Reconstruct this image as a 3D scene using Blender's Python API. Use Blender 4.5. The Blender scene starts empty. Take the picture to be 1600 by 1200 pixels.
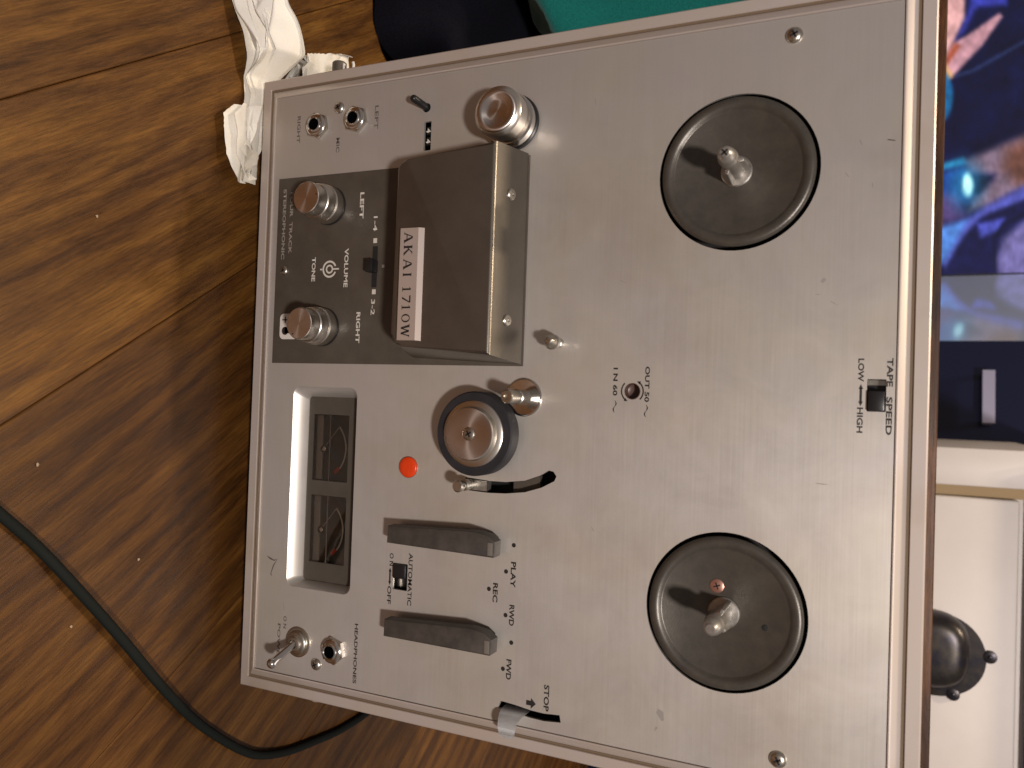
import bpy, bmesh, math, random
from mathutils import Matrix, Vector, noise
random.seed(7)

# ------------------------------------------------------------------ camera, world, lights, exposure
scene = bpy.context.scene
C = scene.collection
GAP = 14.0                                    # mm from the floor to the lower edge of the trim frame
def P(u, v, w=0.0):                           # panel millimetres (right, up, out) -> world metres
    return Vector(((u - 170) / 1000, -w / 1000, (v + GAP) / 1000))
cam_d = bpy.data.cameras.new('camera'); cam = bpy.data.objects.new('camera', cam_d); C.objects.link(cam)
def V3(r): return Vector((r[0], -r[2], r[1]))
rx = V3((-0.034550571817788533, 0.9065462950892702, -0.4206899961320236))
ry = -V3((0.9992285933636168, 0.02347231335456479, -0.03148442009967234))
rz = -V3((-0.018667516980352072, -0.4214532777952533, -0.9066579611092644))
loc = P(175.184, 326.2076, 353.9677)
cam.matrix_world = Matrix(((rx.x, ry.x, rz.x, loc.x), (rx.y, ry.y, rz.y, loc.y), (rx.z, ry.z, rz.z, loc.z), (0, 0, 0, 1)))
cam_d.sensor_fit = 'HORIZONTAL'; cam_d.sensor_width = 36.0; cam_d.lens = 36.0 * 1270 / 1600
cam_d.clip_start = 0.01; cam_d.clip_end = 50
cam_d.dof.use_dof = True; cam_d.dof.focus_distance = 0.42; cam_d.dof.aperture_fstop = 13.0
scene.camera = cam

world = bpy.data.worlds.new('World'); scene.world = world; world.use_nodes = True
bg = world.node_tree.nodes['Background']; bg.inputs[0].default_value = (1.0, 0.87, 0.81, 1); bg.inputs[1].default_value = 0.178

def lamp(name, loc, watts, col, size):
    d = bpy.data.lights.new(name, 'POINT'); d.energy = watts; d.color = col; d.shadow_soft_size = size
    o = bpy.data.objects.new(name, d); C.objects.link(o); o.location = loc
lamp('ceiling_bulb', (-0.66, 0.17, 2.35), 62, (1.0, 0.80, 0.58), 0.035)
lamp('ceiling_bulb', (-0.44, 0.22, 2.35), 50, (1.0, 0.80, 0.58), 0.035)
lamp('room_lamp', (0.32, -1.12, 1.16), 80, (1.0, 0.905, 0.845), 0.06)
scene.view_settings.view_transform = 'Standard'; scene.view_settings.look = 'None'
scene.view_settings.exposure = 0.0; scene.view_settings.gamma = 1.0; scene.view_settings.use_curve_mapping = False

# ------------------------------------------------------------------ materials
def mat(name, col, rough=0.5, metal=0.0, spec=0.5, aniso=0.0, coat=0.0):
    m = bpy.data.materials.new(name); m.use_nodes = True
    b = m.node_tree.nodes['Principled BSDF']
    b.inputs['Base Color'].default_value = (*col, 1); b.inputs['Roughness'].default_value = rough
    b.inputs['Metallic'].default_value = metal; b.inputs['Specular IOR Level'].default_value = spec
    b.inputs['Anisotropic'].default_value = aniso; b.inputs['Coat Weight'].default_value = coat
    return m, b
def nd(m, t, **kw):
    n = m.node_tree.nodes.new(t)
    for k, v in kw.items(): setattr(n, k, v)
    return n
def ln(m, a, b): m.node_tree.links.new(a, b)
def mapped(m, scale, coord='Object', rot=(0, 0, 0)):
    tc = nd(m, 'ShaderNodeTexCoord'); mp = nd(m, 'ShaderNodeMapping')
    mp.inputs['Scale'].default_value = scale; mp.inputs['Rotation'].default_value = rot
    ln(m, tc.outputs[coord], mp.inputs['Vector']); return mp.outputs['Vector']
def noise_n(m, vec, scale, detail=4, rough=0.55, dist=0.0):
    n = nd(m, 'ShaderNodeTexNoise'); n.inputs['Scale'].default_value = scale; n.inputs['Detail'].default_value = detail
    n.inputs['Roughness'].default_value = rough; n.inputs['Distortion'].default_value = dist
    if vec is not None: ln(m, vec, n.inputs['Vector'])
    return n.outputs['Fac']
def ramp(m, fac, stops):
    r = nd(m, 'ShaderNodeValToRGB'); e = r.color_ramp.elements
    while len(e) < len(stops): e.new(0.5)
    for el, (p, c) in zip(e, stops):
        el.position = p; el.color = (*c, 1) if len(c) == 3 else c
    ln(m, fac, r.inputs['Fac']); return r.outputs['Color']
def mixc(m, a, b, fac, mode='MIX'):
    x = nd(m, 'ShaderNodeMix', data_type='RGBA', blend_type=mode)
    if isinstance(fac, float): x.inputs[0].default_value = fac
    else: ln(m, fac, x.inputs[0])
    for s, i in ((a, 6), (b, 7)):
        if isinstance(s, tuple): x.inputs[i].default_value = (*s, 1)
        else: ln(m, s, x.inputs[i])
    return x.outputs[2]
def bump(m, b, fac, strength, dist):
    n = nd(m, 'ShaderNodeBump'); n.inputs['Strength'].default_value = strength; n.inputs['Distance'].default_value = dist
    ln(m, fac, n.inputs['Height']); ln(m, n.outputs['Normal'], b.inputs['Normal'])
def g(v): return (v, v, v)

def make_alu(name, base, metal, rough, brush=True, dirt=0.35, dirtcol=(0.30, 0.22, 0.14)):
    m, b = mat(name, base, rough, metal)
    v = mapped(m, (1, 1, 1))
    blot = noise_n(m, v, 9, 5, 0.6)
    col = mixc(m, base, dirtcol, ramp(m, blot, [(0.52, g(0)), (0.80, g(dirt))]))
    warm = noise_n(m, v, 17, 4, 0.55)
    col = mixc(m, col, ramp(m, warm, [(0.40, (1.0, 0.97, 0.98)), (0.62, (1.0, 0.955, 0.90))]), 1.0, 'MULTIPLY')
    if brush:
        bv = mapped(m, (3, 260, 260))
        br = noise_n(m, bv, 6, 3, 0.6)
        col = mixc(m, col, ramp(m, br, [(0.3, g(0.965)), (0.7, g(1.0))]), 1.0, 'MULTIPLY')
        smudge = noise_n(m, v, 34, 7, 0.68, 0.6); mxr = nd(m, 'ShaderNodeMath', operation='MULTIPLY_ADD'); mxr.inputs[1].default_value = 0.35; ln(m, br, mxr.inputs[0]); ln(m, smudge, mxr.inputs[2])
        rr = ramp(m, mxr.outputs[0], [(0.50, g(rough - 0.025)), (0.86, g(rough + 0.045))]); ln(m, rr, b.inputs['Roughness'])
        b.inputs['Anisotropic'].default_value = 0.5; cx = nd(m, 'ShaderNodeCombineXYZ'); cx.inputs[2].default_value = 1.0; ln(m, cx.outputs[0], b.inputs['Tangent'])
        bump(m, b, br, 0.02, 0.0004)
    ln(m, col, b.inputs['Base Color'])
    return m
M = {}
M['panel'] = make_alu('brushed_aluminium', (0.580, 0.566, 0.536), 0.62, 0.41)
M['trim'] = make_alu('trim_aluminium', (0.60, 0.55, 0.51), 0.45, 0.42, brush=False, dirt=0.55)

M['groove'] = mat('grimy_groove', (0.16, 0.11, 0.07), 0.7)[0]
def paint(name, c0, c1, rough, scale=60, metal=0.0, spec=0.5):
    m, b = mat(name, c0, rough, metal, spec)
    f = noise_n(m, mapped(m, (1, 1, 1)), scale, 5, 0.65)
    ln(m, ramp(m, f, [(0.35, c0), (0.70, c1)]), b.inputs['Base Color'])
    fine = noise_n(m, mapped(m, (1, 1, 1)), 1500, 2, 0.5)
    bump(m, b, fine, 0.12, 0.0003)
    return m
M['charcoal'] = paint('charcoal_brown_paint', (0.070, 0.058, 0.046), (0.090, 0.076, 0.060), 0.42, 90)
M['cover'] = paint('head_cover_paint', (0.16, 0.143, 0.122), (0.195, 0.175, 0.148), 0.33, 40, 0.8)
M['reel'] = paint('reel_table_paint', (0.074, 0.067, 0.058), (0.100, 0.089, 0.074), 0.36, 160, 0.4)
M['lever'] = paint('lever_plastic', (0.046, 0.040, 0.036), (0.082, 0.071, 0.061), 0.45, 120)
M['black'] = mat('black_plastic', (0.012, 0.012, 0.013), 0.35)[0]
M['well'] = mat('deck_interior', (0.010, 0.009, 0.009), 0.8)[0]
M['void'] = mat('hole_black', (0.0015, 0.0015, 0.0015), 1.0, spec=0.0)[0]
M['rubber'] = paint('black_rubber', (0.014, 0.014, 0.018), (0.024, 0.023, 0.026), 0.55, 120)
M['chrome'] = mat('chrome', (0.72, 0.70, 0.67), 0.13, 1.0)[0]
M['nickel'] = paint('dull_nickel', (0.50, 0.47, 0.41), (0.62, 0.59, 0.54), 0.30, 300, 1.0)
M['cast'] = paint('cast_alloy', (0.38, 0.36, 0.33), (0.52, 0.50, 0.47), 0.38, 200, 0.85)
m, b = mat('spun_aluminium', (0.66, 0.60, 0.56), 0.27, 1.0, aniso=0.85)
tg = nd(m, 'ShaderNodeTangent', direction_type='RADIAL', axis='Z'); ln(m, tg.outputs[0], b.inputs['Tangent']); M['spun'] = m
M['knobside'] = mat('turned_aluminium', (0.70, 0.66, 0.60), 0.32, 1.0)[0]
M['tab'] = mat('bright_tab', (0.78, 0.80, 0.82), 0.2, 0.35)[0]
M['pale_tip'] = mat('pale_lever_edge', (0.17, 0.15, 0.13), 0.5)[0]
M['pblack'] = mat('black_print', (0.018, 0.015, 0.014), 0.55)[0]
M['faint'] = mat('worn_black_print', (0.11, 0.09, 0.085), 0.55)[0]
M['pwhite'] = mat('white_print', (0.62, 0.58, 0.52), 0.6)[0]
M['pdim'] = mat('worn_white_print', (0.27, 0.235, 0.20), 0.6)[0]
M['sticker'] = mat('white_sticker', (0.66, 0.62, 0.58), 0.5)[0]
M['badge'] = make_alu('badge_aluminium', (0.60, 0.53, 0.49), 0.5, 0.35, brush=False, dirt=0.15)
m, b = mat('red_lens', (0.72, 0.055, 0.008), 0.28); b.inputs['Subsurface Weight'].default_value = 0.25; b.inputs['Subsurface Radius'].default_value = (0.004, 0.001, 0.0005); M['red'] = m
M['mred'] = mat('meter_red', (0.62, 0.07, 0.04), 0.5)[0]
M['mface'] = mat('meter_face', (0.068, 0.059, 0.050), 0.45)[0]
M['mframe'] = paint('meter_frame', (0.066, 0.057, 0.045), (0.084, 0.072, 0.058), 0.45, 80)
M['mline'] = mat('meter_scale_line', (0.72, 0.62, 0.52), 0.5)[0]
M['mgrey'] = mat('meter_chassis_metal', (0.55, 0.51, 0.46), 0.4, 0.1)[0]
m, b = mat('meter_glass', (1, 1, 1)); nt = m.node_tree; nt.nodes.remove(b)
tr = nd(m, 'ShaderNodeBsdfTransparent'); tr.inputs[0].default_value = (0.92, 0.91, 0.88, 1); gl = nd(m, 'ShaderNodeBsdfGlossy'); gl.inputs['Roughness'].default_value = 0.04
fr = nd(m, 'ShaderNodeFresnel'); fr.inputs[0].default_value = 1.45; mx = nd(m, 'ShaderNodeMixShader')
ln(m, fr.outputs[0], mx.inputs[0]); ln(m, tr.outputs[0], mx.inputs[1]); ln(m, gl.outputs[0], mx.inputs[2]); ln(m, mx.outputs[0], nt.nodes['Material Output'].inputs['Surface']); M['glass'] = m

# wood: grain runs along local X
def wood(name, cols, sx, rough, scale=1.0, coat=0.0, rand=True):
    m, b = mat(name, cols[1], rough, coat=coat, spec=0.3)
    tc = nd(m, 'ShaderNodeTexCoord'); add = nd(m, 'ShaderNodeVectorMath', operation='ADD')
    ln(m, tc.outputs['Object'], add.inputs[0])
    if rand:
        oi = nd(m, 'ShaderNodeObjectInfo'); sc = nd(m, 'ShaderNodeVectorMath', operation='SCALE'); sc.inputs[0].default_value = (7.3, 3.1, 5.7)
        ln(m, oi.outputs['Random'], sc.inputs['Scale']); ln(m, sc.outputs[0], add.inputs[1])
    def mp(s):
        n = nd(m, 'ShaderNodeMapping'); n.inputs['Scale'].default_value = s; ln(m, add.outputs[0], n.inputs['Vector']); return n.outputs[0]
    big = noise_n(m, mp((sx * 5.0, 26 * scale, 26 * scale)), 1.6, 5, 0.62, 0.8)
    mid = noise_n(m, mp((sx * 16, 150 * scale, 150 * scale)), 1.8, 8, 0.74, 0.5)
    fine = noise_n(m, mp((sx * 30, 520 * scale, 520 * scale)), 1.6, 6, 0.75, 0.5)
    w = nd(m, 'ShaderNodeTexWave', bands_direction='Y'); w.inputs['Scale'].default_value = 3.4 * scale; w.inputs['Distortion'].default_value = 13
    w.inputs['Detail'].default_value = 4; w.inputs['Detail Scale'].default_value = 0.9; w.inputs['Detail Roughness'].default_value = 0.6
    ln(m, mp((sx * 1.1, 6, 6)), w.inputs['Vector'])
    a = nd(m, 'ShaderNodeMath', operation='MULTIPLY_ADD'); a.inputs[1].default_value = 0.45; ln(m, big, a.inputs[0])
    c = nd(m, 'ShaderNodeMath', operation='MULTIPLY'); c.inputs[1].default_value = 0.46; ln(m, mid, c.inputs[0]); ln(m, c.outputs[0], a.inputs[2])
    d = nd(m, 'ShaderNodeMath', operation='MULTIPLY_ADD'); d.inputs[1].default_value = 0.14; ln(m, w.outputs['Fac'], d.inputs[0]); ln(m, a.outputs[0], d.inputs[2])
    col = ramp(m, d.outputs[0], [(0.38, cols[0]), (0.50, cols[1]), (0.62, cols[2]), (0.74, cols[3])])
    col = mixc(m, col, ramp(m, fine, [(0.38, g(0.46)), (0.58, g(1.08))]), 0.72, 'MULTIPLY')
    patch = noise_n(m, mp((sx * 5.0, 22 * scale, 22 * scale)), 1.3, 6, 0.66, 0.9)
    col = mixc(m, col, ramp(m, patch, [(0.36, (0.50, 0.46, 0.40)), (0.58, g(1.0))]), 0.6, 'MULTIPLY')
    if rand:
        hv = ramp(m, oi.outputs['Random'], [(0.0, (0.80, 0.74, 0.70)), (1.0, (1.15, 1.12, 1.05))]); col = mixc(m, col, hv, 1.0, 'MULTIPLY')
    ln(m, col, b.inputs['Base Color'])
    rr = ramp(m, mid, [(0.3, g(rough - 0.07)), (0.7, g(rough + 0.12))]); ln(m, rr, b.inputs['Roughness'])
    bump(m, b, mid, 0.32, 0.0012)
    return m
M['floor'] = wood('floor_wood', [(0.062, 0.025, 0.007), (0.110, 0.047, 0.0105), (0.155, 0.070, 0.0145), (0.215, 0.106, 0.023)], 1.0, 0.42)
M['case'] = wood('walnut_case', [(0.030, 0.012, 0.006), (0.075, 0.030, 0.012), (0.13, 0.056, 0.022), (0.19, 0.09, 0.035)], 1.2, 0.45, rand=False)
M['sub'] = mat('floor_gap', (0.012, 0.007, 0.004), 0.9)[0]

m, b = mat('paper_towel', (0.80, 0.77, 0.69), 0.85)
f = noise_n(m, mapped(m, (1, 1, 1)), 1100, 3, 0.6); bump(m, b, f, 0.25, 0.0006)
st = noise_n(m, mapped(m, (1, 1, 1)), 22, 4, 0.6)
ln(m, ramp(m, st, [(0.45, (0.86, 0.83, 0.76)), (0.75, (0.74, 0.69, 0.58))]), b.inputs['Base Color']); b.inputs['Subsurface Weight'].default_value = 0.15; b.inputs['Subsurface Radius'].default_value = (0.004, 0.003, 0.002); b.inputs['Specular IOR Level'].default_value = 0.2; M['tissue'] = m
M['cable'] = mat('cable_rubber', (0.006, 0.008, 0.0068), 0.75, spec=0.2)[0]
M['white'] = paint('white_furniture_paint', (0.72, 0.66, 0.62), (0.78, 0.72, 0.68), 0.45, 12)
M['seam'] = mat('raw_board_edge', (0.42, 0.30, 0.16), 0.7)[0]
M['navy'] = mat('dark_lacquer', (0.007, 0.009, 0.036), 0.22)[0]
M['pale'] = mat('glossy_pale_laminate', (0.66, 0.78, 0.95), 0.10, 0.45, spec=0.8)[0]
M['steel'] = mat('brushed_steel_handle', (0.46, 0.45, 0.62), 0.38, 0.5)[0]
M['bronze'] = paint('aged_bronze', (0.028, 0.026, 0.038), (0.075, 0.065, 0.05), 0.32, 60, 0.7)
M['tvbody'] = mat('tv_black', (0.01, 0.01, 0.01), 0.4)[0]
def cloth(name, c0, c1, sheen=0.3):
    m, b = mat(name, c0, 0.9, spec=0.1); b.inputs['Sheen Weight'].default_value = sheen
    f = noise_n(m, mapped(m, (1, 1, 1)), 900, 3, 0.6); bump(m, b, f, 0.4, 0.0008)
    ln(m, ramp(m, f, [(0.35, c0), (0.65, c1)]), b.inputs['Base Color']); return m
M['teal'] = cloth('teal_cloth', (0.006, 0.13, 0.115), (0.010, 0.18, 0.155))
M['blackcloth'] = cloth('black_cloth', (0.003, 0.003, 0.006), (0.006, 0.006, 0.010), 0.0)
M['crumb'] = mat('pale_crumb', (0.36, 0.26, 0.17), 0.8)[0]

# ------------------------------------------------------------------ mesh helpers
TO_WORLD = Matrix(((0.001, 0, 0, -0.170), (0, 0, -0.001, 0), (0, 0.001, 0, GAP / 1000), (0, 0, 0, 1)))
def obj(name, bm, m, parent=None, panel=True, smooth=40):
    if panel: bm.transform(TO_WORLD)
    bmesh.ops.recalc_face_normals(bm, faces=bm.faces)
    me = bpy.data.meshes.new(name); bm.to_mesh(me); bm.free()
    if smooth:
        me.polygons.foreach_set('use_smooth', [True] * len(me.polygons)); me.set_sharp_from_angle(angle=math.radians(smooth))
    me.materials.append(M[m] if isinstance(m, str) else m)
    o = bpy.data.objects.new(name, me); C.objects.link(o); o.parent = parent
    return o
def centred(o, p):
    """put the object's origin at world point p without moving its mesh"""
    p = Vector(p); o.data.transform(Matrix.Translation(-p)); o.location = p; return o
def empty(name, loc=(0, 0, 0)):
    o = bpy.data.objects.new(name, None); C.objects.link(o); o.location = loc; o.empty_display_size = 0.02; return o
def tag(o, label, cat, group=None):
    o['label'] = label; o['category'] = cat
    if group: o['group'] = group
    return o
def box(bm, c, s, bev=0.0, seg=2, rot=None):
    r = bmesh.ops.create_cube(bm, size=1.0); vs = r['verts']
    for v in vs: v.co = Vector((v.co.x * s[0], v.co.y * s[1], v.co.z * s[2]))
    if bev:
        es = list({e for v in vs for e in v.link_edges})
        r2 = bmesh.ops.bevel(bm, geom=es, offset=bev, segments=seg, profile=0.5, affect='EDGES')
        vs = list({v for f in r2['faces'] for v in f.verts} | {v for v in vs if v.is_valid})
    for v in vs:
        if rot is not None: v.co = rot @ v.co
        v.co += Vector(c)
    return vs
def lathe(bm, c, prof, seg=48, rot=None):
    rings = []
    new = []
    for r, h in prof:
        if r <= 1e-6:
            ring = [bm.verts.new((0, 0, h))]
        else:
            ring = [bm.verts.new((r * math.cos(2 * math.pi * k / seg), r * math.sin(2 * math.pi * k / seg), h)) for k in range(seg)]
        rings.append(ring); new += ring
    for a, b in zip(rings, rings[1:]):
        if len(a) == 1 and len(b) == 1: continue
        for k in range(seg):
            k2 = (k + 1) % seg
            if len(a) == 1: bm.faces.new((a[0], b[k], b[k2]))
            elif len(b) == 1: bm.faces.new((a[k], a[k2], b[0]))
            else: bm.faces.new((a[k], a[k2], b[k2], b[k]))
    for v in new:
        if rot is not None: v.co = rot @ v.co
        v.co += Vector(c)
    return new
def prism(bm, poly, w0, w1, bev=0.0):
    a = [bm.verts.new((x, y, w0)) for x, y in poly]; b = [bm.verts.new((x, y, w1)) for x, y in poly]
    bm.faces.new(a[::-1]); top = bm.faces.new(b)
    n = len(poly)
    for k in range(n): bm.faces.new((a[k], a[(k + 1) % n], b[(k + 1) % n], b[k]))
    if bev: bmesh.ops.bevel(bm, geom=list(top.edges), offset=bev, segments=2, profile=0.5, affect='EDGES')
def tube(bm, pts, r, seg=10, cap=True):
    pts = [Vector(p) for p in pts]; rings = []
    up = Vector((0.13, 0.21, 0.97)).normalized()
    for k, p in enumerate(pts):
        t = (pts[min(k + 1, len(pts) - 1)] - pts[max(k - 1, 0)]).normalized()
        x = up.cross(t).normalized(); y = t.cross(x)
        rr = r[k] if isinstance(r, (list, tuple)) else r
        rings.append([bm.verts.new(p + (x * math.cos(2 * math.pi * j / seg) + y * math.sin(2 * math.pi * j / seg)) * rr) for j in range(seg)])
    for a, b in zip(rings, rings[1:]):
        for j in range(seg): bm.faces.new((a[j], a[(j + 1) % seg], b[(j + 1) % seg], b[j]))
    if cap: bm.faces.new(rings[0][::-1]); bm.faces.new(rings[-1])
def spline(pts, n=8):
    pts = [Vector(p) for p in pts]; out = []
    q = [pts[0] * 2 - pts[1]] + pts + [pts[-1] * 2 - pts[-2]]
    for k in range(1, len(q) - 2):
        for j in range(n):
            t = j / n; a, b, c, d = q[k - 1], q[k], q[k + 1], q[k + 2]
            out.append(0.5 * ((2 * b) + (c - a) * t + (2 * a - 5 * b + 4 * c - d) * t * t + (3 * b - a - 3 * c + d) * t ** 3))
    out.append(pts[-1]); return out
def circle(u, v, r, n=48): return [(u + r * math.cos(2 * math.pi * k / n), v + r * math.sin(2 * math.pi * k / n)) for k in range(n)]
def rrect(u0, v0, u1, v1, r, n=5):
    out = []
    for cx, cy, a0 in ((u1 - r, v1 - r, 0), (u0 + r, v1 - r, 90), (u0 + r, v0 + r, 180), (u1 - r, v0 + r, 270)):
        for k in range(n + 1):
            a = math.radians(a0 + 90 * k / n); out.append((cx + r * math.cos(a), cy + r * math.sin(a)))
    return out
def plate_with_holes(outer, holes, w0, w1):
    cu = bpy.data.curves.new('tmp', 'CURVE'); cu.dimensions = '2D'; cu.fill_mode = 'BOTH'; cu.extrude = (w1 - w0) / 2
    for poly in [outer] + holes:
        s = cu.splines.new('POLY'); s.points.add(len(poly) - 1)
        for p, (x, y) in zip(s.points, poly): p.co = (x, y, 0, 1)
        s.use_cyclic_u = True
    o = bpy.data.objects.new('tmp', cu); C.objects.link(o)
    dg = bpy.context.evaluated_depsgraph_get(); me = bpy.data.meshes.new_from_object(o.evaluated_get(dg))
    bm = bmesh.new(); bm.from_mesh(me); bm.transform(Matrix.Translation((0, 0, (w0 + w1) / 2)))
    bpy.data.objects.remove(o); bpy.data.curves.remove(cu); bpy.data.meshes.remove(me)
    return bm
def text_bm(s, u0, u1, v, cap, w, off=0.0, spacing=1.0):
    cu = bpy.data.curves.new('tmp', 'FONT'); cu.body = s; cu.size = 10; cu.resolution_u = 3; cu.offset = 0.16 + off; cu.space_character = spacing
    o = bpy.data.objects.new('tmp', cu); C.objects.link(o)
    dg = bpy.context.evaluated_depsgraph_get(); me = bpy.data.meshes.new_from_object(o.evaluated_get(dg))
    bm = bmesh.new(); bm.from_mesh(me)
    xs = [q.co.x for q in bm.verts]; ys = [q.co.y for q in bm.verts]
    kx = (u1 - u0) / (max(xs) - min(xs)); ky = cap / (max(ys) - min(ys)); x0, y0 = min(xs), min(ys)
    for q in bm.verts: q.co = Vector((u0 + (q.co.x - x0) * kx, v - cap / 2 + (q.co.y - y0) * ky, w))
    bpy.data.objects.remove(o); bpy.data.curves.remove(cu); bpy.data.meshes.remove(me)
    return bm

# ------------------------------------------------------------------ the floor of wide boards
floor_o = bm = None
bm = bmesh.new(); box(bm, (0.1, 0.5, -0.014), (3.4, 3.4, 0.008))
floor_o = obj('floor', bm, 'sub', None, panel=False, smooth=0); floor_o['kind'] = 'structure'
ANG = math.atan2(-120, 77)
dirv = Vector((math.cos(ANG), math.sin(ANG), 0)); nrm = Vector((-math.sin(ANG), math.cos(ANG), 0))
# seam positions measured across the boards (metres from the deck's lower left corner)
s0 = nrm.dot(Vector((-0.170, 0, 0)))
seams = [-0.875, -0.755, -0.635, -0.515, -0.387, -0.267, -0.147, -0.027, 0.0915, 0.256, 0.376, 0.496, 0.620, 0.745, 0.865, 0.985, 1.105, 1.225, 1.345]
def make_plank(a, b, t0, t1):
    bm = bmesh.new(); L = t1 - t0; W = b - a - 0.0003
    box(bm, (0, 0, 0), (L, W, 0.010), 0.0005, 1)
    o = obj('plank', bm, 'floor', floor_o, panel=False, smooth=30)
    p = dirv * ((t0 + t1) / 2) + nrm * (s0 + (a + b) / 2); o.location = (p.x, p.y, -0.005 + random.uniform(-0.0002, 0.0)); o.rotation_euler = (0, 0, ANG)
for k, (a, b) in enumerate(zip(seams, seams[1:])):
    cuts = [-1.9, random.uniform(-1.3, -0.75), random.uniform(0.50, 0.95), 1.7]
    for c0, c1 in zip(cuts, cuts[1:]): make_plank(a, b, c0 + 0.0005, c1 - 0.0005)

# ------------------------------------------------------------------ the tape deck
deck = tag(empty('tape_deck'), 'silver reel-to-reel tape deck with two dark reel tables standing upright on wooden floor', 'tape deck')
PW = 2.0                                       # panel face, mm in front of the frame's lip
def adj(u, v, w=PW):                           # a reading taken in the plane of the lip -> same sight line at height w
    k = (353.97 - w) / 353.97; return 175.18 + (u - 175.18) * k, 326.21 + (v - 326.21) * k

# wooden case
bm = bmesh.new(); box(bm, (170, 171, -114), (333, 346, 200), 1.5)
case = obj('wooden_case', bm, 'case', deck)
for u in (40, 300):
    for w in (-30, -180):
        bm = bmesh.new(); lathe(bm, (0, 0, 0), [(0, 0), (9, 0), (10, 2), (11, 13.4), (0, 13.4)], 24)
        bm.transform(Matrix.Translation((u, -14, w)) @ Matrix.Rotation(math.radians(-90), 4, 'X')); obj('foot', bm, 'rubber', deck)
# strap lugs on both sides of the case
for s, u in ((-1, 1.0), (1, 339.0)):
    rot = Matrix.Rotation(math.radians(90 * s), 3, 'Y')
    bm = bmesh.new(); lathe(bm, (u, 43 if s < 0 else 45, -12), [(0, -4), (4.0, -4), (4.0, 10.0 if s < 0 else 4.6), (3.4, 10.6 if s < 0 else 5.2), (0, 10.6 if s < 0 else 5.2)], 24, rot); lg = obj('strap_lug', bm, 'charcoal' if s < 0 else 'badge', deck)
    bm = bmesh.new(); pts = [(u + s * (7 + 4 * math.cos(a)), 50.0 + 3.4 * math.sin(a), -11) for a in [math.radians(x) for x in range(60, 320, 20)]]
    if s < 0: tube(bm, pts, 0.8, 8); obj('lug_ring', bm, 'sticker', lg)
    else: bm.free()

# trim frame: swept profile (distance inwards, height)
prof = [(0, -14), (0, -0.6), (0.6, 0), (5.4, 0), (5.8, -0.9), (6.7, -0.9), (7.1, -0.5), (10.4, 2.4), (11.1, 2.75), (11.6, 2.6), (11.9, 1.2), (11.9, -3)]
def frame(prof, W, H):
    bm = bmesh.new(); rows = []
    for d, h in prof:
        rows.append([bm.verts.new((x, y, h)) for x, y in ((d, d), (W - d, d), (W - d, H - d), (d, H - d))])
    for a, b in zip(rows, rows[1:]):
        for k in range(4): bm.faces.new((a[k], a[(k + 1) % 4], b[(k + 1) % 4], b[k]))
    return bm
obj('trim_frame', frame(prof, 340, 340.2), 'trim', deck, smooth=28)
obj('frame_groove', frame([(5.62, -0.45), (5.95, -0.78), (6.6, -0.78), (6.95, -0.5)], 340, 340.2), 'groove', deck, smooth=28)

# front panel with its openings
reelc = [(75.1, 265.0), (262.0, 265.0)]
curved_out = [(214.0, 139.5), (214.4, 145.5), (214.9, 152.5), (214.8, 161.0), (213.4, 171.0), (210.3, 179.1), (207.8, 183.0)]
curved_in = [(212.6, 186.0), (216.1, 179.6), (218.9, 171.2), (220.3, 161.2), (220.7, 152.7), (220.5, 145.8), (220.2, 139.5)]
slot_poly = curved_out + [(208.2, 185.4), (210.3, 187.0)] + curved_in + [(217.2, 138.0)]
stop_poly = [(318.3, 162.4), (318.5, 166), (318.8, 170.0), (319.8, 178.3), (320.0, 184.7), (319.3, 192.4), (322.6, 193.1), (323.5, 184.9), (323.3, 177.7), (322.4, 168.5), (321.9, 161.1)]
MTR = (172.2, 31.6, 280.4, 73.6)
holes = [circle(u, v, 33.6, 72) for u, v in reelc] + [rrect(*MTR, 4.5), slot_poly, stop_poly,
         rrect(162.3, 318.0, 175.2, 325.0, 0.4, 2), rrect(260.2, 99.6, 273.6, 108.2, 0.4, 2), circle(169.8, 222.0, 3.7, 32),
         rrect(35.8, 108.4, 50.6, 112.6, 0.3, 2), circle(28.6, 109.4, 2.4, 20)]
obj('front_panel', plate_with_holes(rrect(12.0, 12.0, 328.0, 328.2, 0.5, 2), holes, 0.6, PW), 'panel', deck, smooth=30)
bm = bmesh.new(); box(bm, (170, 170, -9.5), (322, 322, 1)); obj('inner_chassis', bm, 'well', deck)

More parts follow.
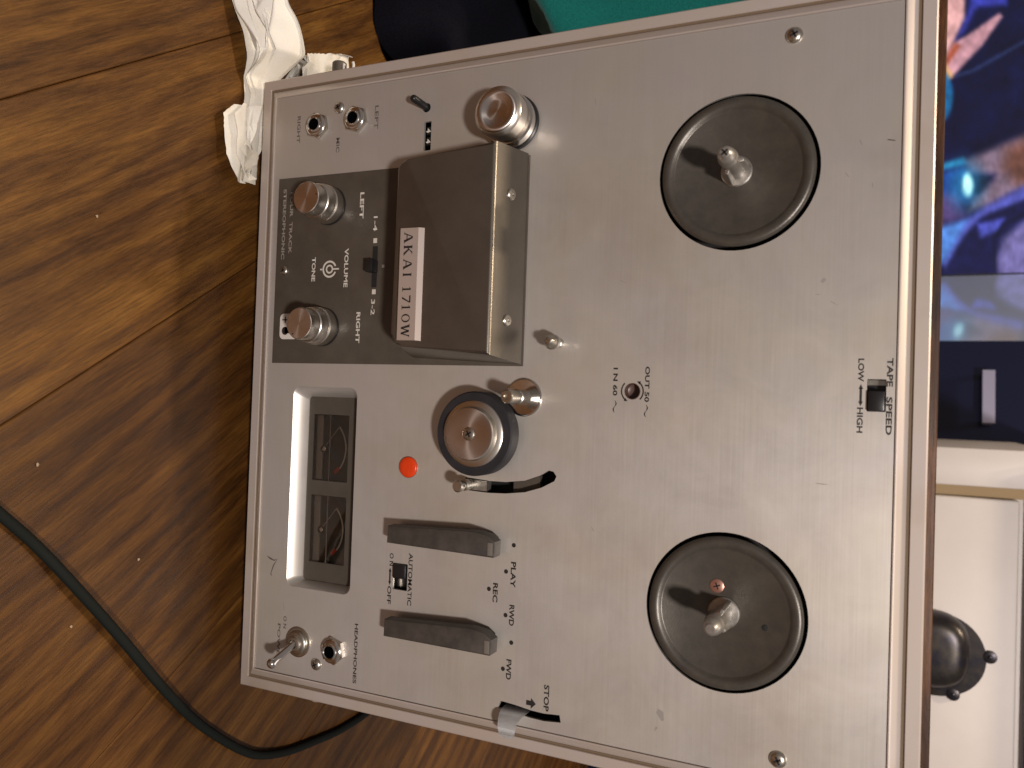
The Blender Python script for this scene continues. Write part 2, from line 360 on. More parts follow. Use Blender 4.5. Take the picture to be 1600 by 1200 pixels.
# reel tables
def reel_table(u, v, ang, extra):
    bm = bmesh.new()
    lathe(bm, (u, v, 0), [(0, -6), (27, -6), (30.5, -1), (31.9, 1.6), (32.1, 2.8), (31.6, 3.9), (30.4, 4.5), (28.9, 4.5), (27.7, 4.0), (26.9, 3.2), (26.4, 2.9), (0, 2.9)], 96)
    t = obj('reel_table', bm, 'reel', deck, smooth=50)
    bm = bmesh.new()
    lathe(bm, (u, v, 2.7), [(6.6, 0), (6.6, 1.0), (6.1, 1.4), (3.6, 1.4), (3.5, 19.0), (4.0, 19.4), (4.1, 20.5), (4.1, 21.4), (3.8, 22.0), (3.75, 24.0), (3.2, 26.5), (2.3, 28.4), (1.8, 28.9), (0, 28.9)], 32)
    for k in range(3):
        a = math.radians(ang + 120 * k); rot = Matrix.Rotation(a, 3, 'Z')
        vs = box(bm, (0, 0, 0), (4.2, 1.6, 13.5), 0.25, 1)
        for q in vs:
            if q.co.z > 0: q.co.x -= 1.2 * (q.co.z / 6.75)
            q.co = rot @ (q.co + Vector((4.2, 0, 0))) + Vector((u, v, 2.7 + 1.4 + 6.7))
    obj('spindle', bm, 'cast', t, smooth=35)
    if extra:
        bm = bmesh.new(); lathe(bm, (251.1, 261.9, 2.9), [(2.9, 0), (2.9, 0.25), (2.5, 0.45), (0, 0.5)], 24); sc = obj('screw', bm, mat('copper_screw', (0.55, 0.30, 0.24), 0.35, 0.8)[0], t)
        bm = bmesh.new()
        for r in (20, 110): box(bm, (251.1, 261.9, 3.38), (3.0, 0.55, 0.12), 0, 1, Matrix.Rotation(math.radians(r), 3, 'Z'))
        obj('screw_slot', bm, 'well', t)
        bm = bmesh.new(); lathe(bm, (265.8, 281.8, 2.9), [(1.4, 0), (1.3, 0.08), (0, 0.08)], 16); obj('pin_hole', bm, 'well', t)
    else:
        bm = bmesh.new()
        for r in (40, 130): box(bm, (u, v, 2.7 + 28.9), (3.2, 0.7, 0.25), 0, 1, Matrix.Rotation(math.radians(r), 3, 'Z'))
        obj('screw_slot', bm, 'well', t)
reel_table(*reelc[0], 100, False); reel_table(*reelc[1], 35, True)

# dark control plate with print
bm = bmesh.new(); prism(bm, [(57.6, 16.3), (159.7, 16.3), (159.4, 168.2), (58.6, 168.2)], PW, 2.9, 0.25); plate = obj('control_plate', bm, 'charcoal', deck)
def words(s, u0, u1, v, cap, m, w=PW + 0.12, off=0.0, parent=deck):
    return obj('lettering', text_bm(s, u0, u1, v, cap, w, off), m, parent, smooth=0)
CW = 3.02
words('LEFT', 69.3, 83.2, 72.6, 2.5, 'pwhite', CW, 0.1, plate); words('RIGHT', 132.4, 148.6, 73.0, 2.5, 'pwhite', CW, 0.1, plate)
words('VOLUME', 98.4, 119.1, 64.0, 2.6, 'pwhite', CW, 0.1, plate); words('TONE', 102.3, 115.4, 42.6, 2.5, 'pwhite', CW, 0.1, plate)
words('FOUR  TRACK', 65.6, 99.6, 25.9, 2.2, 'pdim', CW, 0.1, plate); words('STEREOPHONIC', 63.6, 102.6, 21.0, 2.2, 'pdim', CW, 0.1, plate)
words('1-4', 82.5, 90.2, 81.6, 2.4, 'pwhite', CW, 0.0, plate); words('3-2', 125.8, 134.0, 81.9, 2.4, 'pwhite', CW, 0.0, plate)
def flat(polys, w, m, name, parent):
    bm = bmesh.new()
    for pl in polys: bm.faces.new([bm.verts.new((x, y, w)) for x, y in pl])
    return obj(name, bm, m, parent, smooth=0)
def ring(u, v, r0, r1, a0, a1, n=24):
    out = []
    for k in range(n):
        A = math.radians(a0 + (a1 - a0) * k / n); B = math.radians(a0 + (a1 - a0) * (k + 1) / n)
        out.append([(u + r0 * math.cos(A), v + r0 * math.sin(A)), (u + r1 * math.cos(A), v + r1 * math.sin(A)), (u + r1 * math.cos(B), v + r1 * math.sin(B)), (u + r0 * math.cos(B), v + r0 * math.sin(B))])
    return out
def quad(u0, v0, u1, v1): return [(u0, v0), (u1, v0), (u1, v1), (u0, v1)]
flat(ring(109.1, 53.2, 3.6, 4.6, 112, 428, 40) + ring(109.1, 53.2, 1.5, 2.4, 0, 360, 28) + [quad(108.7, 55.6, 109.5, 59.4), quad(108.7, 47.0, 109.5, 48.8)], CW, 'pwhite', 'knob_symbol', plate)
flat([quad(94.0, 80.7, 96.5, 83.0)], CW, 'pwhite', 'index_mark', plate); flat([quad(120.7, 81.0, 123.2, 83.3)], CW, 'pwhite', 'index_mark', plate); flat([quad(108.0, 86.6, 109.6, 88.2)], CW, 'pdim', 'index_mark', plate)
flat([rrect(132.6, 21.0, 146.6, 33.5, 2.6)], CW, 'sticker', 'sticker', plate)
flat([quad(134.2, 24.3, 137.6, 25.0), quad(135.6, 22.6, 136.3, 27.0), circle(142.0, 24.8, 2.3, 20), quad(140.3, 24.5, 143.4, 31)], CW + 0.06, 'pblack', 'sticker_print', plate)
# track selector
bm = bmesh.new(); prism(bm, quad(98.2, 80.5, 119.6, 83.6), 2.9, 3.05); obj('selector_slot', bm, 'well', plate)
bm = bmesh.new(); box(bm, (108.9, 81.8, 5.6), (6.6, 4.8, 5.4), 0.5); obj('selector_slider', bm, 'black', plate)

def screw(u, v, w, r=3.2, h=1.7, parent=deck, m='nickel', rot=25):
    bm = bmesh.new(); lathe(bm, (u, v, w), [(r, 0), (r, 0.2), (r * 0.93, h * 0.45), (r * 0.72, h * 0.8), (r * 0.40, h), (0, h * 1.02)], 28); s = obj('screw', bm, m, parent, smooth=60)
    bm = bmesh.new()
    for a in (rot, rot + 90): box(bm, (u, v, w + h * 0.94), (r * 0.95, r * 0.24, h * 0.28), 0, 1, Matrix.Rotation(math.radians(a), 3, 'Z'))
    if parent is deck: obj('screw_recess', bm, 'well', s)
    else: bm.free()
screw(19.7, 286.8, PW, 3.5, 1.9); screw(318.6, 288.3, PW, 3.5, 1.9); screw(22.2, 55.0, PW); screw(319.3, 53.8, PW); screw(108.9, 22.6, 2.9, 2.6, 1.5)

# concentric volume / tone knobs
def knob(u, v, dot):
    k = empty('volume_knob'); k.location = P(u, v, 2.9); k.parent = deck; k.location = P(u, v, 2.9)
    def part(name, prof, m):
        bm = bmesh.new(); lathe(bm, (0, 0, 0), prof, 64); bm.transform(Matrix.Scale(0.001, 4)); o = obj(name, bm, m, k, panel=False, smooth=30); o.rotation_euler = (math.radians(90), 0, 0); return o
    part('shaft_washer', [(0, 0), (10.4, 0), (10.4, 0.8), (0, 0.8)], 'black')
    part('tone_ring', [(8, 0.9), (10.0, 0.9), (10.1, 1.3), (10.1, 6.2), (9.6, 6.9), (8.0, 7.0)], 'knobside')
    part('volume_ring', [(8.4, 7.0), (8.9, 7.1), (9.0, 7.4), (9.75, 7.8), (9.9, 8.3), (9.7, 8.9), (9.2, 12.0), (8.8, 12.6), (8.45, 12.8)], 'knobside')
    part('knob_cap', [(8.3, 12.6), (8.4, 18.6), (8.0, 19.4)], 'knobside')
    part('knob_face', [(8.0, 19.4), (7.8, 19.55), (4.0, 19.5), (0, 19.45)], 'spun')
    bm = bmesh.new(); lathe(bm, (0, 0, 0), [(0.45, 0), (0.4, 0.1), (0, 0.1)], 12); bm.transform(Matrix.Translation((6.6 * math.cos(dot) / 1000, -19.56 / 1000, 6.6 * math.sin(dot) / 1000)) @ Matrix.Rotation(math.radians(90), 4, 'X') @ Matrix.Scale(0.001, 4)); obj('pointer_dot', bm, 'pblack', k, panel=False)
knob(75.0, 51.6, math.radians(100)); knob(140.0, 50.2, math.radians(-35))

# head cover with name plate
def loft(bm, A, B, cap=True):
    a = [bm.verts.new(p) for p in A]; b = [bm.verts.new(p) for p in B]; n = len(a)
    for k in range(n): bm.faces.new((a[k], a[(k + 1) % n], b[(k + 1) % n], b[k]))
    if cap: bm.faces.new(b); bm.faces.new(a[::-1])
    return b
def cover_poly(u0t, u1t, vt, u0b, u1b, vb, r, w):
    pts = [(u0t, vt), (u0b, vb + r)]
    for k in range(1, 6): a = math.radians(180 + 90 * k / 6); pts.append((u0b + r + r * math.cos(a), vb + r + r * math.sin(a)))
    for k in range(0, 6): a = math.radians(270 + 90 * k / 6); pts.append((u1b - r + r * math.cos(a), vb + r + r * math.sin(a)))
    pts += [(u1b, vb + r), (u1t, vt)]
    return [(x, y, w) for x, y in pts]
bm = bmesh.new()
front = loft(bm, cover_poly(57.9, 158.6, 167.6, 60.8, 156.0, 103.0, 6, 3.0), cover_poly(58.4, 155.4, 162.0, 62.4, 151.8, 109.6, 6, 27.0))
ft = [f for f in bm.faces if all(abs(v.co.z - 27) < 1e-4 for v in f.verts)][0]
bmesh.ops.bevel(bm, geom=list(ft.edges), offset=1.5, segments=4, profile=0.5, affect='EDGES')
cover = obj('head_cover', bm, 'cover', deck, smooth=35)
rot_up = Matrix.Rotation(math.radians(-90 + 13), 3, 'X')
for u in (80.2, 138.8):
    bm = bmesh.new(); lathe(bm, (u, 165.0, 15.0), [(2.7, -0.4), (2.7, 0.3), (2.3, 0.7), (1.1, 0.8), (1.0, 0.4), (0, 0.4)], 24, rot_up); obj('cover_screw', bm, 'nickel', cover)
bm = bmesh.new(); a = [(96.0, 114.0, 26.9), (149.2, 114.0, 26.9), (149.4, 126.3, 26.9), (96.1, 126.3, 26.9)]; b4 = [(96.1, 114.3, 29.2), (149.1, 114.3, 29.2), (149.2, 124.2, 29.2), (96.2, 124.2, 29.2)]
loft(bm, a, b4); badge = obj('name_plate', bm, 'badge', deck, smooth=0)
# flared roman letters drawn as strokes: list of (x0,y0,x1,y1,thickness at start,thickness at end), unit cap height
def stroke(x0, y0, x1, y1, t0, t1):
    # horizontal-cut strokes when mostly vertical, otherwise vertical-cut
    if abs(y1 - y0) >= abs(x1 - x0) * 0.6: return [(x0 - t0 / 2, y0), (x0 + t0 / 2, y0), (x1 + t1 / 2, y1), (x1 - t1 / 2, y1)]
    return [(x0, y0 - t0 / 2), (x1, y1 - t1 / 2), (x1, y1 + t1 / 2), (x0, y0 + t0 / 2)]
def serif(x, y, w, h): return [(x - w / 2, y), (x + w / 2, y), (x + w / 2, y + h), (x - w / 2, y + h)]
gl_A = [stroke(0.06, 0, 0.42, 1, 0.12, 0.10), stroke(0.86, 0, 0.48, 1, 0.26, 0.18), stroke(0.2, 0.33, 0.7, 0.33, 0.10, 0.10), serif(0.06, 0, 0.24, 0.06), serif(0.86, 0, 0.36, 0.06)]
gl_K = [stroke(0.14, 0, 0.14, 1, 0.22, 0.22), stroke(0.24, 0.46, 0.72, 1, 0.12, 0.14), stroke(0.84, 0, 0.36, 0.60, 0.28, 0.20), serif(0.14, 0, 0.36, 0.06), serif(0.14, 0.94, 0.36, 0.06), serif(0.72, 0.94, 0.28, 0.06), serif(0.84, 0, 0.34, 0.06)]
gl_I = [stroke(0.16, 0, 0.16, 1, 0.20, 0.20), serif(0.16, 0, 0.36, 0.06), serif(0.16, 0.94, 0.36, 0.06)]
gl_1 = [stroke(0.22, 0, 0.22, 1, 0.18, 0.16), stroke(0.0, 0.80, 0.22, 0.94, 0.08, 0.12), serif(0.22, 0, 0.44, 0.06)]
gl_7 = [stroke(0.0, 0.92, 0.70, 0.92, 0.16, 0.16), stroke(0.22, 0, 0.66, 0.88, 0.20, 0.12)]
def gl_0():
    out = []
    for k in range(20):
        A, B = 2 * math.pi * k / 20, 2 * math.pi * (k + 1) / 20
        o = lambda a: (0.42 + 0.42 * math.cos(a), 0.5 + 0.5 * math.sin(a)); i = lambda a: (0.42 + 0.26 * math.cos(a), 0.5 + 0.42 * math.sin(a))
        out.append([i(A), o(A), o(B), i(B)])
    return out
gl_W = [stroke(0.30, 0, 0.06, 1, 0.18, 0.24), stroke(0.30, 0, 0.56, 0.94, 0.10, 0.10), stroke(0.82, 0, 0.56, 0.94, 0.18, 0.22), stroke(0.82, 0, 1.06, 1, 0.10, 0.12), serif(0.06, 0.94, 0.34, 0.06), serif(1.06, 0.94, 0.26, 0.06)]
x = 98.4; cap = 4.7
for ch, adv in ((gl_A, 6.1), (gl_K, 6.5), (gl_A, 6.5), (gl_I, 6.6), (gl_1, 4.0), (gl_7, 4.6), (gl_1, 4.1), (gl_0(), 5.3), (gl_W, 0)):
    flat([[(x + px * cap * 1.02, 116.5 + py * cap) for px, py in q] for q in ch], 29.28, 'pblack', 'lettering', badge); x += adv

# chrome tape roller beside the cover
rl = empty('tape_roller'); rl.parent = deck; rl.location = P(42.2, 158.6, PW)
def on(parent, name, prof, m, seg=64, sm=30):
    bm = bmesh.new(); lathe(bm, (0, 0, 0), prof, seg); bm.transform(Matrix.Scale(0.001, 4)); o = obj(name, bm, m, parent, panel=False, smooth=sm); o.rotation_euler = (math.radians(90), 0, 0); return o
on(rl, 'roller_base', [(0, 0), (13.6, 0), (13.6, 1.6), (13.0, 2.0), (0, 2.0)], 'black')
on(rl, 'lower_flange', [(12.6, 2.0), (12.9, 2.4), (12.9, 6.4), (12.2, 7.4), (10.4, 7.8), (10.3, 9.4)], 'chrome')
on(rl, 'roller_body', [(10.3, 9.4), (11.4, 9.8), (12.0, 10.4), (12.0, 17.2), (11.3, 18.4), (10.4, 19.0)], 'knobside')
on(rl, 'roller_face', [(10.4, 19.0), (9.6, 19.9), (8.6, 20.1), (7.2, 19.6), (5.6, 18.4), (4.6, 18.1), (0, 18.1)], 'spun', 64, 60)

# tape counter peg and window
bm = bmesh.new(); rotp = Matrix.Rotation(math.radians(-10), 3, 'Y') @ Matrix.Rotation(math.radians(12), 3, 'X')
lathe(bm, (28.6, 109.4, -2), [(1.9, 0), (1.9, 13.0), (1.4, 13.8), (0, 13.9)], 20, rotp); obj('reset_peg', bm, 'black', deck)
for u in (40.2, 45.6):
    bm = bmesh.new(); rr = Matrix.Rotation(math.radians(90), 3, 'Y'); lathe(bm, (u, 110.5, -1.2), [(0, -1.9), (2.2, -1.9), (2.2, 1.9), (0, 1.9)], 20, rr); cw = obj('counter_wheel', bm, 'black', deck)
    words('4', u - 1.1, u + 1.1, 110.6, 2.6, 'pwhite', 1.14, 0.1, cw)

# jacks
def jack(u, v):
    bm = bmesh.new(); prism(bm, [(u + 7.3 * math.cos(math.radians(60 * k + 12)), v + 7.3 * math.sin(math.radians(60 * k + 12))) for k in range(6)], PW, 4.1, 0.5); j = obj('jack', bm, 'nickel', deck)
    bm = bmesh.new(); lathe(bm, (u, v, 4.0), [(6.2, 0), (6.1, 0.8), (5.6, 1.3), (4.9, 1.5), (4.5, 1.2), (4.2, 2.2), (3.6, 2.5), (3.2, 2.2), (3.0, 0.1), (0, 0.1)], 40); obj('jack_sleeve', bm, 'chrome', j, smooth=35)
    bm = bmesh.new(); lathe(bm, (u, v, 4.15), [(2.95, 0), (0, 0.01)], 24); obj('jack_hole', bm, 'void', j)
jack(30.6, 41.2); jack(29.9, 66.5); jack(310.2, 64.8)

# power toggle
bm = bmesh.new(); lathe(bm, (309.4, 41.4, PW), [(8.0, 0), (8.0, 0.7), (7.4, 1.0), (6.4, 1.0), (6.3, 2.4), (5.6, 3.0), (4.6, 3.1), (4.3, 4.4), (3.4, 5.0), (2.6, 5.0), (2.3, 3.4), (0, 3.4)], 48); tgl = obj('toggle_switch', bm, 'nickel', deck, smooth=35)
bm = bmesh.new(); tip = Vector((318.2, 35.6, 16.0)); base = Vector((309.6, 41.3, 5.0)); ax = (tip - base).normalized(); q = ax.to_track_quat('Z', 'Y').to_matrix(); L = (tip - base).length
lathe(bm, base, [(1.9, -1), (1.9, 1), (2.0, L * 0.6), (2.1, L - 2.0), (2.7, L - 1.0), (2.8, L), (2.3, L + 1.2), (1.3, L + 2.0), (0, L + 2.3)], 24, q); obj('toggle_lever', bm, 'chrome', tgl, smooth=60)

# VU meters
sink = bmesh.new()
o1 = rrect(*MTR, 4.5); o2 = rrect(177.4, 37.0, 277.6, 69.6, 2.2)
rows = [[(x, y, PW) for x, y in o1], [(x * 0.85 + X * 0.15, y * 0.85 + Y * 0.15, 1.3) for (x, y), (X, Y) in zip(o1, o2)], [(x, y, -4.2) for x, y in o2], [(x, y, -6.0) for x, y in o2]]
loops = [[sink.verts.new(p) for p in r] for r in rows]
for a, b in zip(loops, loops[1:]):
    for k in range(len(a)): sink.faces.new((a[k], a[(k + 1) % len(a)], b[(k + 1) % len(a)], b[k]))
mw = obj('meter_recess', sink, 'panel', deck, smooth=50)
wins = [(187.0, 40.4, 223.0, 63.8), (231.0, 40.4, 267.4, 63.8)]
obj('meter_mask', plate_with_holes(rrect(176.8, 36.4, 278.2, 70.2, 2.2), [rrect(*w_, 0.6, 2) for w_ in wins], -6.2, -5.2), 'mframe', deck, smooth=0)
for (u0, v0, u1, v1) in wins:
    mt = empty('vu_meter'); mt.parent = deck
    bm = bmesh.new(); box(bm, ((u0 + u1) / 2, (v0 + v1) / 2, -8.6), (u1 - u0 + 2, v1 - v0 + 2, 0.6)); obj('meter_dial', bm, 'mface', mt)
    bm = bmesh.new(); box(bm, ((u0 + u1) / 2, v0 + 3.0, -7.6), (u1 - u0 - 1.0, 4.2, 1.2), 0.3); obj('dial_ledge', bm, 'mgrey', mt)
    bm = bmesh.new(); box(bm, ((u0 + u1) / 2, v0 + 11.0, -5.6), (u1 - u0 - 0.5, 0.5, 0.3)); obj('glass_edge', bm, 'mgrey', mt)
    c = ((u0 + u1) / 2 + 0.4, v0 + 2.5)
    flat(ring(c[0], c[1], 16.8, 17.7, 52, 134, 24), -8.15, 'mline', 'scale_arc', mt)
    flat(ring(c[0], c[1], 15.6, 17.6, 37, 52, 8), -8.15, 'mred', 'red_zone', mt)
    bm = bmesh.new(); tube(bm, [(c[0] + 3, c[1] + 1, -7.2), (c[0] - 11.8, c[1] + 13.0, -7.4)], 0.22, 6); obj('needle', bm, 'mline', mt)
    bm = bmesh.new(); lathe(bm, (c[0] + 0.4, c[1] + 3.4, -8.0), [(2.3, 0), (2.2, 1.2), (1.4, 1.8), (0, 1.9)], 24); obj('pivot', bm, 'chrome', mt, smooth=60)
    bm = bmesh.new(); box(bm, ((u0 + u1) / 2, (v0 + v1) / 2, -5.5), (u1 - u0 - 0.2, v1 - v0 - 0.2, 0.4)); obj('meter_glass', bm, 'glass', mt, smooth=0)

# record lamp
bm = bmesh.new(); lathe(bm, (211.3, 106.5, PW), [(5.5, 0), (5.45, 0.15), (5.3, 0.2), (5.3, -0.1)], 40); lamp_r = obj('record_lamp', bm, 'nickel', deck)
bm = bmesh.new(); lathe(bm, (211.3, 106.5, PW), [(5.25, -0.1), (5.2, 0.7), (4.6, 1.1), (2.5, 1.35), (0, 1.4)], 40); obj('lens', bm, 'red', lamp_r, smooth=60)

# pinch wheel and capstan
wh = empty('pinch_wheel'); wh.parent = deck; wh.location = P(192.0, 149.0, PW)
on(wh, 'wheel_boss', [(9, 0), (9, 3.2), (16, 3.4)], 'charcoal')
on(wh, 'rubber_tyre', [(15.0, 3.2), (19.2, 3.2), (20.0, 4.0), (20.0, 11.2), (19.3, 12.0), (15.4, 12.0)], 'rubber')
on(wh, 'hub', [(15.6, 11.6), (15.6, 12.6), (15.0, 13.0), (13.0, 13.4), (12.7, 16.2), (12.2, 16.8)], 'knobside')
on(wh, 'hub_face', [(12.2, 16.8), (11.8, 16.95), (3.2, 16.7), (3.0, 16.3), (0, 16.3)], 'spun')
on(wh, 'hub_screw', [(2.9, 16.3), (2.9, 16.8), (2.2, 17.2), (0, 17.3)], 'nickel', 24)
bm = bmesh.new()
for a in (30, 120): box(bm, (0, 0, 17.3), (3.2, 0.8, 0.3), 0, 1, Matrix.Rotation(math.radians(a), 3, 'Z'))
bm.transform(Matrix.Rotation(math.radians(90), 4, 'X') @ Matrix.Scale(0.001, 4)); obj('screw_slot', bm, 'well', wh, panel=False)
bm = bmesh.new(); lathe(bm, (174.1, 169.3, PW), [(9.2, 0), (9.2, 0.6), (8.8, 1.0), (8.0, 0.9), (5.6, 0.2), (3.5, 0.1)], 48); cp = obj('capstan', bm, 'chrome', deck, smooth=60)
bm = bmesh.new(); lathe(bm, (174.1, 169.3, PW), [(3.6, 0), (3.6, 9), (3.1, 9.3), (3.1, 19.4), (2.7, 19.9), (1.4, 19.9), (1.3, 18.8), (0, 18.8)], 32); obj('capstan_shaft', bm, 'nickel', cp, smooth=35)

# curved slot: arm inside, guide pin
bm = bmesh.new(); prism(bm, [(214.6, 163), (220, 163), (219, 172), (217.4, 177), (211.2, 176.6), (213.6, 170)], -6.0, -3.0); obj('tension_arm', bm, 'charcoal', deck)
bm = bmesh.new(); prism(bm, [(214.7, 139.0), (219.9, 139.0), (220.2, 150.5), (215.3, 150.5)], -4.0, 0.8); arm2 = obj('arm_end', bm, 'cast', deck)
bm = bmesh.new(); lathe(bm, (217.2, 142.2, 0.8), [(2.6, 0), (2.6, 3.2), (1.7, 3.6), (1.7, 4.6), (2.7, 5.0), (2.7, 7.6), (1.8, 8.0), (1.8, 11.6), (2.9, 12.2), (2.9, 14.2), (2.3, 14.8), (0, 14.9)], 28); obj('guide_pin', bm, 'nickel', deck, smooth=35)
# fixed guide pin by the cover
bm = bmesh.new(); lathe(bm, (148.4, 186.2, PW), [(2.4, 0), (2.4, 3.4), (1.6, 3.9), (1.6, 6.2), (3.4, 6.8), (3.6, 9.8), (2.6, 11.0), (1.9, 13.6), (1.2, 14.2), (0, 14.3)], 28); obj('guide_pin', bm, 'nickel', deck, smooth=35)

# transport levers
def lever(off, tw):
    poly = [(240.0 + off, 101.6), (248.6 + off, 101.4), (249.6 + tw + off, 160.0), (249.0 + tw + off, 160.9), (242.0 + tw + off, 161.2), (239.4 + tw + off, 157.5), (238.2 + tw + off, 150.5)]
    bm = bmesh.new(); prism(bm, poly, 5.2, 12.0, 1.0); l = obj('transport_lever', bm, 'lever', deck, smooth=40)
    bm = bmesh.new(); lathe(bm, (243.5 + off, 142, PW), [(4.6, 0), (4.4, 0.2), (3.6, 0.25), (3.6, 3.6)], 28); obj('lever_shaft', bm, 'black', l)
    bm = bmesh.new(); prism(bm, quad(242.6 + tw + off, 157.6, 248.6 + tw + off, 160.2), 11.9, 12.12, 0.05); obj('lever_tip', bm, 'pale_tip', l)  # paler strip across the lever's upper end
lever(0, 0); lever(46.2, -0.7)

# slide switches
def slide(u0, v0, u1, v1, k0, k1, metal_u):
    bm = bmesh.new(); prism(bm, quad(u0 - 1.5, v0 - 1.5, u1 + 1.5, v1 + 1.5), -3.2, -2.6); s = obj('slide_switch', bm, 'black', deck)
    bm = bmesh.new(); box(bm, ((k0 + k1) / 2, (v0 + v1) / 2, 0.4), (k1 - k0, (v1 - v0) * 0.84, 6.6), 0.5); obj('slider', bm, 'black', s)
    bm = bmesh.new(); prism(bm, quad(*metal_u), -2.6, -2.2); obj('contact_plate', bm, 'nickel', s)
slide(162.3, 318.0, 175.2, 325.0, 167.0, 175.0, (162.5, 317.8, 164.6, 325.2)); slide(260.2, 99.6, 273.6, 108.2, 260.5, 267.6, (268.4, 99.8, 273.2, 102.4))

# stop lever: a bent chrome tab coming out of its slot
bm = bmesh.new(); prof_s = [(320.6, -5), (321.3, 2.5), (322.3, 6.6), (324.2, 9.4), (327.0, 10.6), (330.2, 10.2), (332.0, 9.0)]
half = [(163.2, 177.0), (163.3, 176.8), (164.0, 175.4), (164.8, 174.4), (165.2, 174.2), (165.8, 173.6), (167.2, 172.2)]
vs = []
for (u, w), (a, b) in zip(prof_s, half): vs.append([bm.verts.new((u, a + (b - a) * t / 4, w)) for t in range(5)])
for r0, r1 in zip(vs, vs[1:]):
    for k in range(4): bm.faces.new((r0[k], r0[k + 1], r1[k + 1], r1[k]))
bmesh.ops.solidify(bm, geom=bm.faces[:], thickness=1.1); obj('stop_lever', bm, 'tab', deck, smooth=60)

# cycle selector socket
bm = bmesh.new(); lathe(bm, (169.8, 222.0, -4), [(3.68, 6.0), (3.4, 6.05), (3.3, 2.0), (2.4, 1.4), (0, 1.4)], 32); cyc = obj('cycle_selector', bm, mat('brown_bakelite', (0.09, 0.05, 0.04), 0.4)[0], deck)

# printed legends on the aluminium
for s, u0, u1, v, capm, mm, of in (('RIGHT', 23.6, 38.4, 27.9, 2.2, 'faint', 0), ('LEFT', 23.8, 36.2, 79.1, 2.2, 'faint', 0), ('MIC', 38.2, 46.2, 54.8, 2.2, 'faint', 0),
        ('AUTOMATIC', 254.4, 280.6, 109.9, 2.4, 'pblack', 0.0), ('O N', 255.6, 262.0, 98.5, 2.3, 'pblack', 0), ('OFF', 272.3, 281.4, 97.8, 2.3, 'pblack', 0),
        ('PLAY', 252.2, 264.3, 166.7, 2.6, 'pblack', 0.1), ('REC', 263.3, 272.4, 157.6, 2.6, 'pblack', 0.1), ('RWD', 272.5, 282.3, 166.6, 2.6, 'pblack', 0.1), ('FWD', 298.2, 307.7, 166.0, 2.6, 'pblack', 0.1),
        ('STOP', 306.7, 318.8, 185.7, 2.6, 'pblack', 0.1), ('HEADPHONES', 294.3, 325.0, 78.6, 2.1, 'pblack', 0), ('O N', 297.0, 303.6, 31.8, 2.1, 'faint', 0), ('POWER', 301.6, 322.6, 28.0, 2.0, 'faint', 0),
        ('OUT 50', 158.6, 174.4, 228.7, 2.1, 'pblack', 0.1), ('I N 60', 159.4, 172.0, 214.0, 2.1, 'pblack', 0.1),
        ('TAPE', 153.9, 165.2, 327.0, 2.2, 'pblack', 0.1), ('SPEED', 169.2, 184.2, 327.2, 2.2, 'pblack', 0.1), ('LOW', 154.2, 163.4, 315.7, 2.2, 'pblack', 0.1), ('HIGH', 173.7, 183.8, 315.7, 2.2, 'pblack', 0.1)):
    if s in ('TAPE', 'SPEED'): v = 326.2
    words(s, u0, u1, v, capm, mm, PW + 0.1, of)
def wave(u, v, s):
    top, bot = [], []
    for k in range(17):
        t = k / 16; y = 0.62 * math.sin(2 * math.pi * t); th = 0.18 + 0.32 * abs(math.sin(2 * math.pi * t))
        top.append((u + s * t, v + y + th / 2)); bot.append((u + s * t, v + y - th / 2))
    return [[bot[k], bot[k + 1], top[k + 1], top[k]] for k in range(16)]
flat(wave(175.7, 228.5, 5.4), PW + 0.1, 'pblack', 'cycle_mark', deck); flat(wave(174.2, 214.0, 5.4), PW + 0.1, 'pblack', 'cycle_mark', deck)
def arrow_tri(u, v, a, L, W):
    a = math.radians(a); d = (math.cos(a), math.sin(a)); n = (-d[1], d[0])
    return [(u + d[0] * L, v + d[1] * L), (u + n[0] * W / 2, v + n[1] * W / 2), (u - n[0] * W / 2, v - n[1] * W / 2)]
flat(ring(169.8, 222.0, 4.7, 5.3, 225, 322, 12) + [arrow_tri(173.6, 218.5, 65, 1.6, 1.5)], PW + 0.1, 'pblack', 'turn_arrow', deck)
flat(ring(169.8, 222.0, 4.7, 5.3, 45, 142, 12) + [arrow_tri(166.0, 225.5, 245, 1.6, 1.5)], PW + 0.1, 'pblack', 'turn_arrow', deck)
def two_arrow(u0, u1, v): return [quad(u0 + 1.6, v - 0.45, u1 - 1.6, v + 0.45), arrow_tri(u0 + 1.9, v, 180, 1.9, 1.7), arrow_tri(u1 - 1.9, v, 0, 1.9, 1.7)]
flat(two_arrow(164.4, 173.2, 315.8), PW + 0.1, 'pblack', 'arrow_mark', deck); flat(two_arrow(263.0, 271.8, 97.9), PW + 0.1, 'pblack', 'arrow_mark', deck)
flat([[(315.4, 175.6), (317.6, 175.6), (317.6, 178.0), (319.0, 178.0), (316.5, 180.5), (314.0, 178.0), (315.4, 178.0)]], PW + 0.1, 'pblack', 'arrow_mark', deck)
for u, v in ((244.7, 165.6), (257.6, 162.0), (267.0, 153.2), (278.3, 162.5), (290.8, 166.0), (303.8, 162.1)):
    flat([circle(*adj(u, v), 1.05, 20)], PW + 0.1, 'pblack', 'position_dot', deck)
